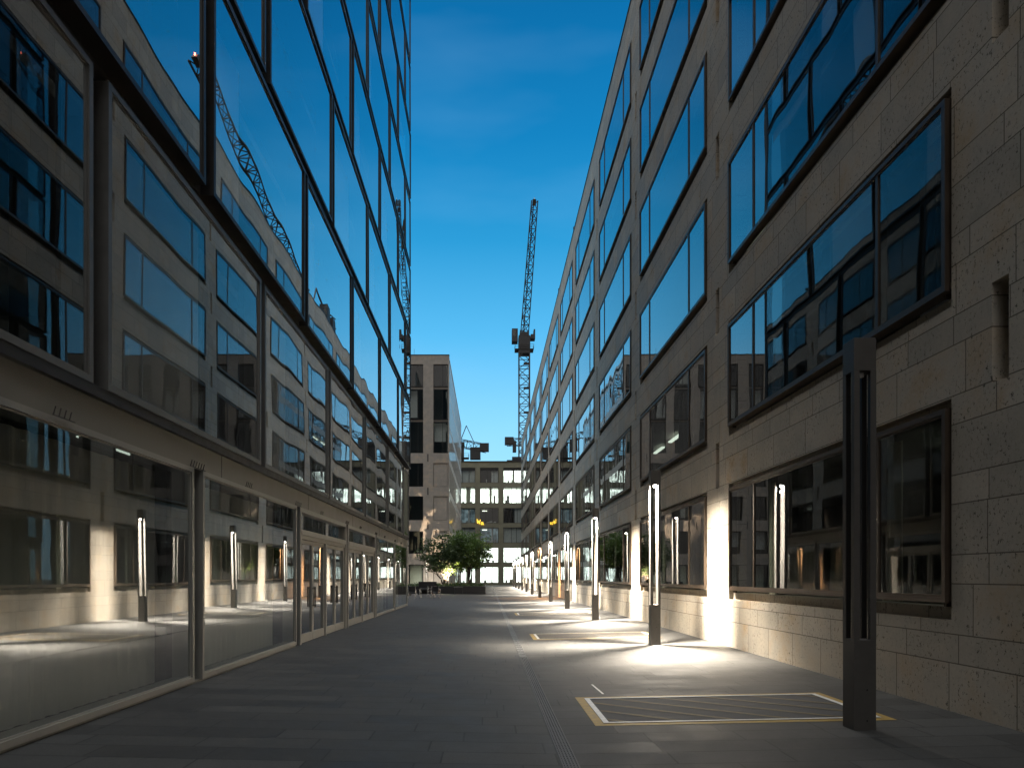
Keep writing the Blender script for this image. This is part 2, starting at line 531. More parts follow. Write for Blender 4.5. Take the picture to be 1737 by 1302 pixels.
for n in range(NL):
    x = (XL0, XL1, XL2)[min(n, 2)]
    z0, z1 = lev(n)
    bs = lbays(n)
    zn = lev(n + 1)[0] if n else 3.66
    for bi, (a, b) in enumerate(bs):
        isdoor = (n == 0 and abs(a - (G0 + MOD)) < .1 or n == 0 and abs(a - (G0 + 2 * MOD)) < .1)
        if not isdoor:
            place_left(a, b, n, x, ('silver', 'grey_metal')[n] if n < 2 else 'dark_metal')
        # recessed dark upright in the gap with its slim rail
        dark.box(x - .42, x - .20, a - .13, a + .13, z0, z1)
        if n < 4: frm.box(x - .20, x - .185, a - .012, a + .012, z0 + .25, z1 - .3)
    first = bs[0][0]
    if n >= 1:
        dark.box(x - .62, x - .14, first - .13, YE, z1, zn)
    elif n == 0:
        pass
    if n >= 2:
        dark.box(x - .10, x - .02, first, YE + .1, z1 + .055, z1 + .085)
dark.box(XL1 - .60, XL1 - .02, -11, YE + .1, 3.54, 3.66)         # first floor soffit beam
dark.build('slab_edge', 'dark_metal', lbld)
frm.build('rail', 'grey_metal', lbld)
MB().box(XL0 - .35, XL0 - .02, -11, YE, 3.18, 3.54).build('fascia', 'fascia', lbld)
k = MB()
for yy in [a for a, b in lbays(0)]:
    k.box(XL0 - .0195, XL0 - .016, yy + .9, yy + .912, 3.185, 3.54)
k.build('fascia_joint', 'dark_metal', lbld)
# upstand and kerb under the ground floor glazing
k = MB(); k.box(XL0 - .30, XL0 - .03, -11, G0 + MOD - .13, -.1, .07); k.box(XL0 - .30, XL0 - .03, G0 + 3 * MOD + .13, YE, -.1, .07)
k.build('plinth', 'fascia', lbld)
# bird pins on the head of the ground floor frames
def pins(c, n):
    k = MB()
    k.box(XL0 + .001, XL0 + .012, c - .31, c - .29 + n * .085, 3.182, 3.190)
    for i in range(n):
        yy = c - .3 + i * .085
        k.bar((XL0 + .008, yy, 3.186), (XL0 + .03, yy, 3.27), .006)
    k.build('bird_spikes', 'dark_metal', lbld)
for (a, b) in lbays(0):
    for c, n in ((a + MOD * .42, 4), (b, 6)): pins(c, n)
# interior: slabs, back wall, columns
inn = MB()
for n in range(NL):
    z0, z1 = lev(n); zn = lev(n + 1)[0] if n else 3.62
    inn.box(-12, -4.95, -11, YE - .4, z1 - .02 if n else 3.3, zn - .05)
inn.box(-12.2, -12, -11, YE - .4, 0, 36)
for n in range(NL):
    z0, z1 = lev(n)
    for j, (a, b) in enumerate(lbays(n)):
        if (j + n) % 3 == 0: inn.box(-12, -5.0, a - .06, a + .06, z0, z1 - .02 if n else 3.3)
inn.build('interior', 'inner', lbld)
cl = MB()
for j in range(8):
    yy = 1.8 + j * MOD
    cl.box(-5.6, -5.25, yy, yy + .35, 0, 36)
cl.build('inner_column', 'dark', lbld)
w = MB(); zt = lev(NL)[0]
w.box(-16, XL2 - .1, -11, YE, zt, zt + .9)
w.box(-16, -4.95, YE - .4, YE, -.1, zt); w.box(-16, -4.95, -11.4, -11, -.1, zt); w.box(-16.3, -16, -11, YE, 0, zt)
w.build('end_wall', 'dark_metal', lbld)
# rolled blinds and pale curtains behind the upper glass
for n in range(1, NL):
    x = (XL0, XL1, XL2)[min(n, 2)]
    z0, z1 = lev(n)
    for j, (a, b) in enumerate(lbays(n)):
        r = random.random()
        if n == 1: f0, f1, zz = (.0, .0, 0) if r < .25 else (.05, random.uniform(.35, .85), 0)
        elif r < .75: f0, f1, zz = .04, random.uniform(.38, .78), 0
        elif r < .9: f0, f1, zz = .04, .96, random.uniform(1.5, 2.8)
        else: continue
        if f1 <= f0: continue
        MB().box(x - .36, x - .35, a + .16 + (b - a - .32) * f0, a + .16 + (b - a - .32) * f1, z0 + .1 + zz, z1 - .1).build('blind', 'blind', lbld)

# curtain sheets added to give the ground floor panes a lit interior's haze
for j, (a, b) in enumerate(lbays(0)):
    if abs(a - (G0 + MOD)) < .1 or abs(a - (G0 + 2 * MOD)) < .1: continue
    m_ = curtain_mb(a + .25, b - .35, .09, 3.1, XL0 - .50, .025); m_.build('curtain', 'glow_backing', lbld)
# entrance doors
def door_bay(a):
    fr = MB(); h0, h1 = .02, 3.18; t = .10
    y0, y1 = a + .13, a + MOD - .13; x = XL0
    fr.box(x - .28, x, y0, y0 + t, h0, h1); fr.box(x - .28, x, y1 - t, y1, h0, h1)
    fr.box(x - .28, x, y0 + t, y1 - t, h1 - t, h1); fr.box(x - .28, x + .01, y0 + t, y1 - t, 2.56, 2.68)
    fr.box(x - .20, x - .02, y0 + t, y1 - t, 2.46, 2.56)
    c = (y0 + y1) / 2
    fr.box(x - .2, x - .01, c - .05, c + .05, h0, 2.46)
    e = fr.build('entrance_frame', 'silver', lbld)
    MB().box(x - .13, x - .118, y0 + t, y1 - t, 2.68, h1 - t).build('pane', 'glass_l', e)
    spans = []
    for (s0, s1) in ((y0 + t, c - .05), (c + .05, y1 - t)):
        m = (s0 + s1) / 2
        spans += [(s0 + .006, m - .006, 1), (m + .006, s1 - .006, -1)]
    for (s0, s1, sg) in spans:
        d = MB(); q = .085
        d.box(x - .12, x - .05, s0, s0 + q, .05, 2.45); d.box(x - .12, x - .05, s1 - q, s1, .05, 2.45)
        d.box(x - .12, x - .05, s0 + q, s1 - q, .05, .25); d.box(x - .12, x - .05, s0 + q, s1 - q, 2.36, 2.45)
        dd = d.build('door', 'silver', lbld)
        MB().box(x - .09, x - .08, s0 + q, s1 - q, .25, 2.36).build('pane', 'glass_l', dd)
        hy = s1 - .06 if sg > 0 else s0 + .06
        hb = MB(); hb.bar((x - .0, hy, .85), (x - .0, hy, 1.35), .014, sides=8)
        hb.bar((x - .05, hy, .9), (x, hy, .9), .01); hb.bar((x - .05, hy, 1.3), (x, hy, 1.3), .01)
        hb.build('handle', 'dark_metal', dd)
door_bay(G0 + MOD); door_bay(G0 + 2 * MOD)

# ------------------------------------------------------------------ corner block beyond the plaza
YT = 75.4; XT = -4.28; ZTT = 26.0
tb = empty('corner_office_block', (0, 0, 0))
tag(tb, 'tall pale stone block with square dark windows behind the planter trees', 'building')
cols_ = [(-6.02 - 2.74 * i, -4.40 - 2.74 * i) for i in range(8)]
cols_ = [(a, min(b, -4.40)) for a, b in cols_]
rows_ = [(0.0, 2.9), (4.1, 6.6), (7.8, 10.45), (11.5, 14.1), (15.2, 18.7), (18.9, 22.3), (22.55, 25.0)]
w = MB(); XTL = -26.6
w.box(XTL, XT, YT, YT + .4, 25.0, ZTT)
xe = sorted([XTL] + [v for c in cols_ for v in c] + [XT])
zprev = None
for ri, (z0, z1) in enumerate(rows_):
    for i in range(0, len(xe), 2): w.box(xe[i], xe[i + 1], YT, YT + .4, z0, z1)
    if ri:
        zp = rows_[ri - 1][1]
        if ri < 5: w.box(XTL, XT, YT, YT + .4, zp, z0)
        else:
            for i in range(0, len(xe), 2): w.box(xe[i], xe[i + 1], YT, YT + .4, zp, z0)
            for (a, b) in cols_: w.box(a, b, YT + .22, YT + .4, zp, z0)
w.box(XTL, XTL + .4, YT + .4, 110, 0, ZTT)
w.box(XTL + .4, XT, 109.6, 110, 0, ZTT)
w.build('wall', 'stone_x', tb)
MB().box(XTL + .4, XT, YT + .4, 109.6, ZTT - .6, ZTT - .3).build('roof', 'roof', tb)
MB().box(XTL - .03, XT + .03, YT - .03, YT + .43, ZTT + .003, ZTT + .08).build('parapet_cap', 'dark_metal', tb)
inn = MB(); inn.box(XTL + .4, -5.2, YT + 1.6, YT + 1.8, 0, ZTT - .8)
inn.build('interior', 'dark', tb)
pw = {}
for ci, (a, b) in enumerate(cols_):
    for ri, (z0, z1) in enumerate(rows_):
        if ci % 3 == 0 and ri in (0, 1, 2, 3):
            # blind stone panel
            p = MB(); p.box(a + .04, b - .04, YT + .08, YT + .35, z0 + .04, z1 - .04)
            p.build('stone_panel', 'stone_x', tb); continue
        h = z1 - z0; wd = b - a; key = (round(h, 2), round(wd, 2))
        m = MB(); t = .07
        m.box(0, wd, .12, .25, 0, t); m.box(0, wd, .12, .25, h - t, h)
        m.box(0, t, .12, .25, t, h - t); m.box(wd - t, wd, .12, .25, t, h - t)
        if ri >= 3: m.box(wd * .62, wd * .62 + .04, .13, .24, t, h - t)
        o = m.build('window' if ri else 'entrance', 'dark_metal', tb)
        o.location = (a, YT, z0)
        MB().box(t, wd - t, .17, .18, t, h - t).build('pane', 'glass_f', o)
        if ri == 0: MB().box(t, wd - t, .9, .95, 0, h - t).build('inner_wall', 'glow_backing', o)  # pale backing added so the entrance looks lit from inside
        if random.random() < .35 and ri:
            MB().box(t, wd * random.uniform(.5, .95), .6, .61, h * random.uniform(.0, .4), h - t).build('blind', 'blind', o)
# slots between the windows
k = MB()
for (zz0, zz1) in ((14.25, 15.1), (10.6, 11.4), (6.8, 7.6)):
    for i in range(4): k.box(-6.68 - 5.48 * i, -6.56 - 5.48 * i, YT - .004, YT + .01, zz0, zz1)
k.build('slot', 'dark_metal', tb)
MB().bar((-8.2, 76, ZTT), (-8.2, 76, ZTT + .9), .02).build('antenna', 'dark_metal', tb)
# glazed side wall along the alley
w = MB(); mu = MB()
zz = [0.1] + [3.3 + 3.65 * i for i in range(7)]
for i in range(7):
    zb = 3.1 + 3.65 * i
    w.box(XT - .38, XT - .0, YT + .4, 109.6, zb, zb + (.75 if i < 6 else 1.0))
w.build('side_wall', 'pale', tb)
for i in range(7):
    zb = 0.1 if i == 0 else 3.85 + 3.65 * (i - 1); zt_ = 3.1 + 3.65 * i
    m = MB()
    yy = YT + .4; j = 0
    while yy < 109.2:
        m.box(XT - .25, XT + .018, yy, yy + .09, zb, zt_)
        yy += 1.45 if (j % 2) else 1.05; j += 1
    o = m.build('window', 'pale', tb)
    MB().box(XT - .012, XT - .002, YT + .4, 109.5, zb, zt_).build('pane', 'glass_r', o)
MB().box(XT - 4, XT - 3.8, YT + 1.8, 109.5, 0, ZTT - .8).build('inner_wall', 'inner', tb)

# ------------------------------------------------------------------ far block with lit offices
YB = 127.0; fb = empty('lit_office_block', (0, 0, 0))
tag(fb, 'olive grey office block closing the end of the alley with brightly lit rooms', 'building')
FP = 4.34; FW = 3.45
fcols = [.27 - FW / 2 + FP * i for i in range(-7, 6)]
frows = [(.40, 3.35), (4.15, 7.0), (7.85, 10.7), (11.5, 14.3), (15.2, 18.2), (19.0, 21.8)]
FX0, FX1 = -32.5, 30.5
w = MB()
w.box(FX0, FX1, YB, YB + .4, -.3, .40); w.box(FX0, FX1, YB, YB + .4, 21.8, 22.9)
fe = [FX0] + [v for c in fcols for v in (c, c + FW)] + [FX1]
for ri, (z0, z1) in enumerate(frows):
    for i in range(0, len(fe), 2): w.box(fe[i], fe[i + 1], YB, YB + .4, z0, z1)
    if ri: w.box(FX0, FX1, YB + .03, YB + .4, frows[ri - 1][1], z0)
w.box(FX0, FX0 + .4, YB + .4, 138, 0, 22.9); w.box(FX1 - .4, FX1, YB + .4, 138, 0, 22.9)
w.box(FX0 + .4, FX1 - .4, 137.6, 138, 0, 22.9)
w.build('wall', 'olive', fb)
MB().box(FX0 + .4, FX1 - .4, YB + .4, 137.6, 22.3, 22.6).build('roof', 'roof', fb)
MB().box(FX0 - .1, FX1 + .1, YB - .12, YB + .45, 22.903, 23.02).build('parapet_cap', 'dark_metal', fb)
# roof plant behind the parapet
k = MB(); k.box(3.6, 8.5, 128.5, 131, 22.6, 23.5); k.box(4.6, 6.4, 129, 130, 23.7, 24.2)
for xx in (4.7, 5.3, 5.9, 6.3): k.bar((xx, 129.1, 23.5), (xx, 129.1, 23.7), .06)
k.build('roof_plant', 'crane_dark', fb)
fl = MB()
for (z0, z1) in frows: fl.box(FX0 + .4, FX1 - .4, YB + .4, YB + 8, z1 + .02, z1 + .5)
for xx in fcols: fl.box(xx - .5, xx - .4, YB + .45, YB + 8, 0, 22)
fl.build('interior', 'inner', fb)
lit = {0: 1, 1: 1, 4: 1}
for ri, (z0, z1) in enumerate(frows):
    for ci, xx in enumerate(fcols):
        h = z1 - z0; m = MB(); t = .07
        m.box(0, FW, .08, .2, 0, t); m.box(0, FW, .08, .2, h - t, h)
        m.box(0, t, .08, .2, t, h - t); m.box(FW - t, FW, .08, .2, t, h - t)
        cuts = random.choice(((.38, .74), (.30, .66), (.42, .70)))
        for c in cuts: m.box(FW * c, FW * c + .07, .09, .19, t, h - t)
        if ri == 5: m.box(t, FW - t, .08, .2, h - .55, h - t)
        o = m.build('window', 'dark_metal', fb); o.location = (xx, YB, z0)
        MB().box(t, FW - t, .13, .14, t, h - t).build('pane', 'glass_f', o)
        on = ri in lit or (ri == 5 and ci in (8, 9)) or (ri == 2 and ci == 10)
        rm = MB(); rm.box(.05, FW - .05, 3.4, 3.5, .0, h)
        rm.build('room', 'lit' if on else ('dimlit' if random.random() < .35 else 'dark'), o)
        if on or random.random() < .5:
            f = MB()
            for q in range(random.randint(3, 6)):
                fx = random.uniform(.2, FW - .6); fw = random.uniform(.15, .5)
                f.box(fx, fx + fw, .9 + q * .3, 1.1 + q * .3, 0, random.uniform(.3, .75) if random.random() < .9 else 1.5)
            f.build('furniture', 'blind' if random.random() < .5 else 'inner', o)
        if on and random.random() < .5:
            MB().box(FW * .5, FW * .5 + random.uniform(.3, 1.0), .5, .52, 0, h).build('blind', 'curtain', o)
        if not on and random.random() < .6:
            MB().box(random.choice((t, FW * .62)), FW * random.choice((.7, .97)), .4, .42, 0, h).build('blind', 'blind', o)
        if ri in (2, 3) and random.random() < .45:
            MB().box(.4, 1.3, 2.6, 2.7, h - .35, h - .22).build('ceiling_light', 'ceil', o)

# yellow neon script hanging on the pier of the far block
cu = MB(); X0 = -2.0; Z0 = 11.0
def stroke(pts, y=YB - .15):
    P = [(X0 + a, y, Z0 + b) for a, b in pts]
    cu.tube(P, [.055] * len(P), 6)
stroke([(0, 1.25), (.10, .45), (.30, .95), (.42, .35), (.62, 1.15)])
stroke([(.95, .72), (.78, .62), (.72, .35), (.88, .20), (1.05, .35), (1.08, .70), (1.10, .28), (1.25, .20)])
nn = cu.build('neon_script', 'neon')
tag(nn, 'small yellow neon lettering glowing on the far block above the trees', 'neon sign')

# ------------------------------------------------------------------ lamp posts
def lamp(lit=True, headmat='head'):
    root = empty('lamp_post')
    H = .115; s = .058
    b = MB(); b.box(-H, H, -H, H, -.08, .94)
    base = b.build('base', 'post', root, bevel=.004)
    scr = MB()
    for zz in (.10, .42):
        scr.bar((.02, -H - .003, zz), (.02, -H + .004, zz), .009, sides=8)
    scr.build('screw', 'dark_metal', base)
    for sx_ in (-1, 1):
        for sy_ in (-1, 1):
            c = MB()
            c.box(sx_ * (H - .008), sx_ * H, sy_ * (H - s), sy_ * H, .94, 3.74)
            c.box(sx_ * (H - s), sx_ * (H - .008), sy_ * (H - .008), sy_ * H, .94, 3.74)
            co = c.build('corner_post', 'post', root)
            l = MB()
            l.box(sx_ * (H - s), sx_ * (H - .009), sy_ * (H - s), sy_ * (H - .009), .942, 3.738)
            l.build('liner', 'liner' if lit else 'dark_metal', co)  # unlit post gets a darker liner colour in place of missing lamplight
    c = MB(); c.box(-H, H, -H, H, 3.74, 4.08); c.build('cap', 'post', root, bevel=.004)
    hd = MB(); hd.bar((0, 0, 3.70), (0, 0, 3.74), .045, sides=16)
    hd.build('lamp_head', headmat if lit else 'lens', root)
    return root
LX = 3.925
LG = 'square lamp posts along the stone building'
def spot(root, power, color):
    # a narrow downlight beam plus the weak wide spill of the same head
    for size, pw, rad in ((112, power * .9, .04), (172, power * .19, .10)):
        L = bpy.data.lights.new('lamp_light', 'SPOT'); L.energy = pw; L.color = color
        L.spot_size = R(size); L.spot_blend = 1.0; L.shadow_soft_size = rad
        o = bpy.data.objects.new('lamp_light', L); col.objects.link(o); o.parent = root
        o.location = (0, 0, 3.66)
off = lamp(False)
off.location = (LX, 7.215, 0)
tag(off, 'unlit square dark metal lamp post closest to the camera, beside the yellow hatch', 'lamp post', LG)
on = lamp(True)
labels = ['nearest lit square lamp post, just in front of the second yellow hatch',
          'second lit square lamp post from the camera, beside the third faint hatch',
          'third lit square lamp post from the camera, beyond all three hatches',
          'fourth lit lamp post from the camera, just before the orange one',
          'dimmer lamp post with an orange glow lighting the pier orange',
          'lit lamp post directly behind the orange glowing one',
          'second lit lamp post behind the orange glowing one',
          'third lit lamp post behind the orange glowing one',
          'fourth lamp post from the far end of the row',
          'third lamp post from the far end of the row',
          'farthest lamp post, last of the row by the far end of the stone building']
WARM = (1.0, .88, .72)
for i, lb in enumerate(labels):
    if i == 0: o = on
    elif i == 4:
        o = lamp(True, 'head_warm')
    else: o = copy_tree(on)
    o.location = (LX, 16.07 + i * PITCH, 0)
    tag(o, lb, 'lamp post', LG)
roots = [o for o in col.objects if o.name.startswith('lamp_post') and o is not off]
for o in roots:
    wm = abs(o.location.y - (16.07 + 4 * PITCH)) < .1
    spot(o, 2800 if wm else 9500, (1.0, .50, .20) if wm else WARM)
o = copy_tree(on)
for ch in list(o.children):
    if ch.type == 'LIGHT': bpy.data.objects.remove(ch)
o.location = (-6.35, 71.5, .04); tag(o, 'lit lamp post behind the bench, in front of the tall stone block', 'lamp post')
spot(o, 14000, (1, .90, .76))

# ------------------------------------------------------------------ drain
dr = empty('drain_channel', (0, 0, 0)); tag(dr, 'narrow slotted metal drain running along the paving towards the trees', 'drain')
D0, D1 = .655, .805; zd = gz(.73)
k = MB()
def slope_strip(m, xa, xb, y0, y1, dz):
    m.quad((xa, y0, gz(xa) + dz), (xb, y0, gz(xb) + dz), (xb, y1, gz(xb) + dz), (xa, y1, gz(xa) + dz))
k.box(D0, D0 + .012, 1.5, 120, zd - .05, zd + .008); k.box(D1 - .012, D1, 1.5, 120, zd - .05, zd + .008)
k.build('edge_rail', 'drain', dr)
k = MB(); k.box(D0 + .012, D1 - .012, 1.5, 120, zd - .06, zd + .0015); k.build('channel', 'dark_metal', dr)
k = MB()
for j in range(4):
    xx = D0 + .022 + j * .029
    k.box(xx, xx + .014, 1.5, 120, zd + .002, zd + .007)
y = 1.5
while y < 120:
    k.box(D0 + .012, D1 - .012, y, y + .016, zd + .0015, zd + .0062)
    y += .06 if y < 14 else (.5 if y < 40 else 2)
k.build('grate', 'drain', dr)

# ------------------------------------------------------------------ painted service hatches
def hatch(y0, y1, label, seed):
    rnd = random.Random(seed)
    r = empty('service_hatch', (0, 0, 0)); tag(r, label, 'hatch', 'painted hatches in the paving')
    xa, xb = 1.30, 4.42
    c = MB(); slope_strip(c, xa, xb, y0, y1, .004); c.build('cover', 'cover', r)
    b = MB(); t = .11
    slope_strip(b, xa - t, xb + t, y0 - t, y0, .004); slope_strip(b, xa - t, xb + t, y1, y1 + t, .004)
    slope_strip(b, xa - t, xa, y0, y1, .004); slope_strip(b, xb, xb + t, y0, y1, .004)
    b.build('yellow_border', 'yellow', r)
    f = MB(); t = .045
    slope_strip(f, xa, xb, y0, y0 + t, .012); slope_strip(f, xa, xb, y1 - t, y1, .012)
    slope_strip(f, xa, xa + t + .02, y0 + t, y1 - t, .012); slope_strip(f, xb - t - .02, xb, y0 + t, y1 - t, .012)
    f.build('white_frame', 'white', r)
    s = MB(); lean = 1.75; sw = .12
    ya, yb = y0 + .06, y1 - .06; xl, xr = xa + .08, xb - .08
    xs0 = xl - lean + .12
    while xs0 < xr:
        # clip each slanting stripe to the cover
        q = [(xs0, yb), (xs0 + sw, yb), (xs0 + sw + lean, ya), (xs0 + lean, ya)]
        def clip(P, lim, sgn):
            out = []
            for a, b in zip(P, P[1:] + P[:1]):
                ia, ib = sgn * (a[0] - lim) >= 0, sgn * (b[0] - lim) >= 0
                if ia: out.append(a)
                if ia != ib:
                    t = (lim - a[0]) / (b[0] - a[0]); out.append((lim, a[1] + (b[1] - a[1]) * t))
            return out
        q = clip(clip(q, xl, 1), xr, -1) if True else q
        if len(q) >= 3:
            n0 = len(s.v); s.v += [(px, py, gz(px) + .008) for px, py in q]
            s.f.append(tuple(n0 + i for i in reversed(range(len(q)))))
        xs0 += .62
    s.build('yellow_stripe', 'yellow_worn', r)
hatch(7.66, 9.22, 'dark hatch with yellow border and white inner line in front of the unlit lamp post', 1)
hatch(17.9, 19.5, 'yellow striped hatch lit brightly beside the nearest lit lamp post', 2)
hatch(29.1, 30.7, 'faint narrow looking hatch farthest away in the paving, before the third lit lamp post', 3)

k = MB(); k.quad((1.60, 9.55, gz(1.6) + .004), (1.63, 9.55, gz(1.63) + .004), (1.60, 10.4, gz(1.6) + .004), (1.57, 10.4, gz(1.57) + .004))
tag(k.build('chalk_mark', 'white'), 'short white line drawn on the paving just beyond the nearest hatch', 'ground marking')
# ------------------------------------------------------------------ planter, trees and furniture
pl = empty('planter', (0, 0, 0)); tag(pl, 'long low black planter holding the multi stemmed trees', 'planter')
k = MB(); PX0, PX1, PY0, PY1 = -7.6, -.2, 61.8, 67.0
k.box(PX0, PX1, PY0, PY0 + .15, 0, .72); k.box(PX0, PX1, PY1 - .15, PY1, 0, .72)
k.box(PX0, PX0 + .15, PY0 + .15, PY1 - .15, 0, .72); k.box(PX1 - .15, PX1, PY0 + .15, PY1 - .15, 0, .72)
k.build('wall', 'black', pl, bevel=.01)
MB().box(PX0 + .15, PX1 - .15, PY0 + .15, PY1 - .15, 0, .66).build('soil', 'bark', pl)
MB().box(PX0 + .0, PX1, PY0 - .004, PY0 - .001, .60, .612).build('joint', 'dark_metal', pl)
def leaf(m, p, s, rnd):
    a = Vector((rnd.gauss(0, 1), rnd.gauss(0, 1), rnd.gauss(0, .6))).normalized()
    b = Vector((rnd.gauss(0, 1), rnd.gauss(0, 1), rnd.gauss(0, .6)))
    b = (b - a * b.dot(a)).normalized()
    c = Vector(p)
    m.quad(c, c + a * s * .5 + b * s * .22, c + a * s, c + a * s * .5 - b * s * .22)
gc = MB(); rnd = random.Random(3)
for i in range(5200):
    leaf(gc, (rnd.uniform(PX0 + .2, PX1 - .2), rnd.uniform(PY0 + .2, PY1 - .2), .68 + abs(rnd.gauss(0, .10))), rnd.uniform(.1, .22), rnd)
tag(gc.build('ground_cover', 'leaf_a'), 'low leafy ground cover filling the black planter', 'ground cover', kind='stuff')

def tree(x, y, stems, blobs, label, mat, seed, n, lsize=(.17, .32)):
    rnd = random.Random(seed)
    root = empty('multi_stem_tree', (x, y, .62)); tag(root, label, 'tree', 'trees in the black planter')
    t = MB()
    tips = []
    for (dx, dy, hz, r) in stems:
        P = [Vector((0, 0, 0))]
        nseg = 7
        for i in range(1, nseg + 1):
            f = i / nseg
            P.append(Vector((dx * f ** 1.15 + rnd.gauss(0, .05), dy * f + rnd.gauss(0, .05), hz * f)))
        rr = [r * (1 - .75 * i / nseg) for i in range(nseg + 1)]
        t.tube(P, rr, 7)
        for i in range(3, nseg + 1):
            for q in range(3):
                a = rnd.uniform(0, 6.28); L = rnd.uniform(.5, 1.3)
                e = P[i] + Vector((math.cos(a) * L, math.sin(a) * L * .8, rnd.uniform(.15, .8) * L))
                mid = (P[i] + e) / 2 + Vector((0, 0, .08))
                t.tube([P[i], mid, e], [rr[i] * .6, rr[i] * .35, .006], 5); tips.append(e)
                for w_ in range(2):
                    e2 = e + Vector((rnd.gauss(0, .3), rnd.gauss(0, .3), rnd.uniform(0, .4)))
                    t.bar(mid, e2, .012, .004); tips.append(e2)
    t.build('trunk', 'bark', root, smooth=True)
    c = MB()
    clumps = []
    for (bx, by, bz, rx, ry, rz, wgt) in blobs:
        for i in range(int(34 * wgt)):
            while True:
                p = Vector((rnd.uniform(-1, 1), rnd.uniform(-1, 1), rnd.uniform(-1, 1)))
                if .12 < p.length < 1: break
            p = p * (p.length ** -.35)
            if p.length > 1.08: p *= 1.05 / p.length
            clumps.append((Vector((bx + p.x * rx, by + p.y * ry, bz + .28 + p.z * rz)), rnd.uniform(.12, .30)))
    for tp in tips: clumps.append((tp, rnd.uniform(.12, .28)))
    for i in range(n):
        cc, cr_ = rnd.choice(clumps)
        p = cc + Vector((rnd.gauss(0, cr_), rnd.gauss(0, cr_), rnd.gauss(0, cr_ * .55)))
        leaf(c, p, rnd.uniform(*lsize), rnd)
    c.build('crown', mat, root)
tree(-4.06, 64.0, [(-1.6, .2, 2.6, .075), (.55, .3, 2.9, .09), (-.35, -.3, 2.5, .06), (1.5, .0, 3.4, .05), (-.6, .6, 3.4, .06)],
     [(-.6, 0, 3.0, 1.75, 1.5, .85, 1.2), (.4, .2, 3.9, 1.6, 1.3, .75, 1.1), (-1.3, 0, 2.3, .8, .9, .5, .4), (1.3, 0, 2.6, .9, 1.0, .6, .6)],
     'dark silhouetted leafy tree with leaning stems on the left of the planter', 'leaf_a', 11, 5600)
tree(-1.72, 64.6, [(-.35, .2, 3.6, .08), (.45, .1, 3.4, .075), (.1, -.3, 3.9, .07), (-.15, .4, 3.0, .05)],
     [(.1, 0, 3.8, 1.8, 1.6, 1.05, 1.2), (.9, 0, 3.1, 1.6, 1.3, .9, .8), (-.9, 0, 4.3, 1.3, 1.1, .75, .8), (1.5, 0, 2.4, .9, .9, .45, .35)],
     'lamplit bright green tree on the right of the planter in front of the lit windows', 'leaf_b', 12, 5600)
tree(-2.95, 66.2, [(-.3, .1, 3.2, .06), (.3, .1, 3.3, .06)],
     [(0, 0, 3.7, 1.4, 1.0, 1.0, .8)],
     'thin stemmed tree standing between and behind the two larger planter trees', 'leaf_b', 13, 3800)

def chair(x, y, rz, label):
    r = empty('chair', (x, y, .04), rz); tag(r, label, 'chair', 'chairs around the table')
    s = MB(); s.box(-.24, .24, -.22, .24, .43, .465); s.build('seat', 'black', r, bevel=.008)
    b = MB(); b.box(-.24, .24, .22, .25, .50, .86); b.build('backrest', 'black', r, bevel=.008)
    for sx_ in (-1, 1):
        for sy_ in (-1, 1):
            l = MB(); top = .86 if sy_ > 0 else .66
            l.bar((sx_ * .25, sy_ * .23, 0), (sx_ * .25, sy_ * .23, top), .016, sides=8); l.build('leg', 'chrome', r)
        a = MB(); a.bar((sx_ * .25, -.23, .66), (sx_ * .25, .23, .66), .018, sides=8); a.build('armrest', 'chrome', r)
chair(-5.28, 47.6, math.pi, 'black chair with steel legs nearest the glass building')
chair(-3.62, 47.9, math.pi * .94, 'black chair with steel legs right of the small table')
chair(-4.15, 50.2, 0.1, 'black chair standing behind the small table')
tb2 = empty('table', (-4.42, 48.7, .04)); tag(tb2, 'small square steel framed table between the black chairs', 'table')
MB().box(-.42, .42, -.42, .42, .70, .73).build('tabletop', 'black', tb2, bevel=.005)
for sx_ in (-1, 1):
    for sy_ in (-1, 1):
        MB().bar((sx_ * .39, sy_ * .39, 0), (sx_ * .39, sy_ * .39, .70), .018, sides=8).build('leg', 'chrome', tb2)
b = empty('bench', (-5.15, 58.0, .04)); tag(b, 'high backed black bench in front of the planter', 'bench')
MB().box(-.78, .78, -.35, .35, .38, .46).build('seat', 'black', b, bevel=.01)
MB().box(-.78, .78, .36, .42, .05, 1.12).build('backrest', 'black', b, bevel=.01)
for sx_ in (-1, 1): MB().box(sx_ * .70 - .04, sx_ * .70 + .04, -.33, .33, 0, .38).build('leg', 'black', b)
b = empty('stool_bench', (-2.62, 60.6, .02)); tag(b, 'low dark side bench against the middle of the planter', 'bench')
MB().box(-.40, .40, -.2, .2, .60, .65).build('seat', 'grey_metal', b, bevel=.006)
for sx_ in (-1, 1): MB().box(sx_ * .36 - .03, sx_ * .36 + .03, -.18, .18, 0, .60).build('leg', 'black', b)
b = empty('planter', (-7.3, 55.5, .04)); tag(b, 'small black planter box beside the end of the glass building', 'planter')
k = MB(); k.box(-1.0, 1.0, -.8, -.7, 0, .8); k.box(-1, 1, .7, .8, 0, .8); k.box(-1, -.9, -.7, .7, 0, .8); k.box(.9, 1, -.7, .7, 0, .8)
k.build('wall', 'black', b, bevel=.01)
MB().box(-.9, .9, -.7, .7, 0, .72).build('soil', 'bark', b)
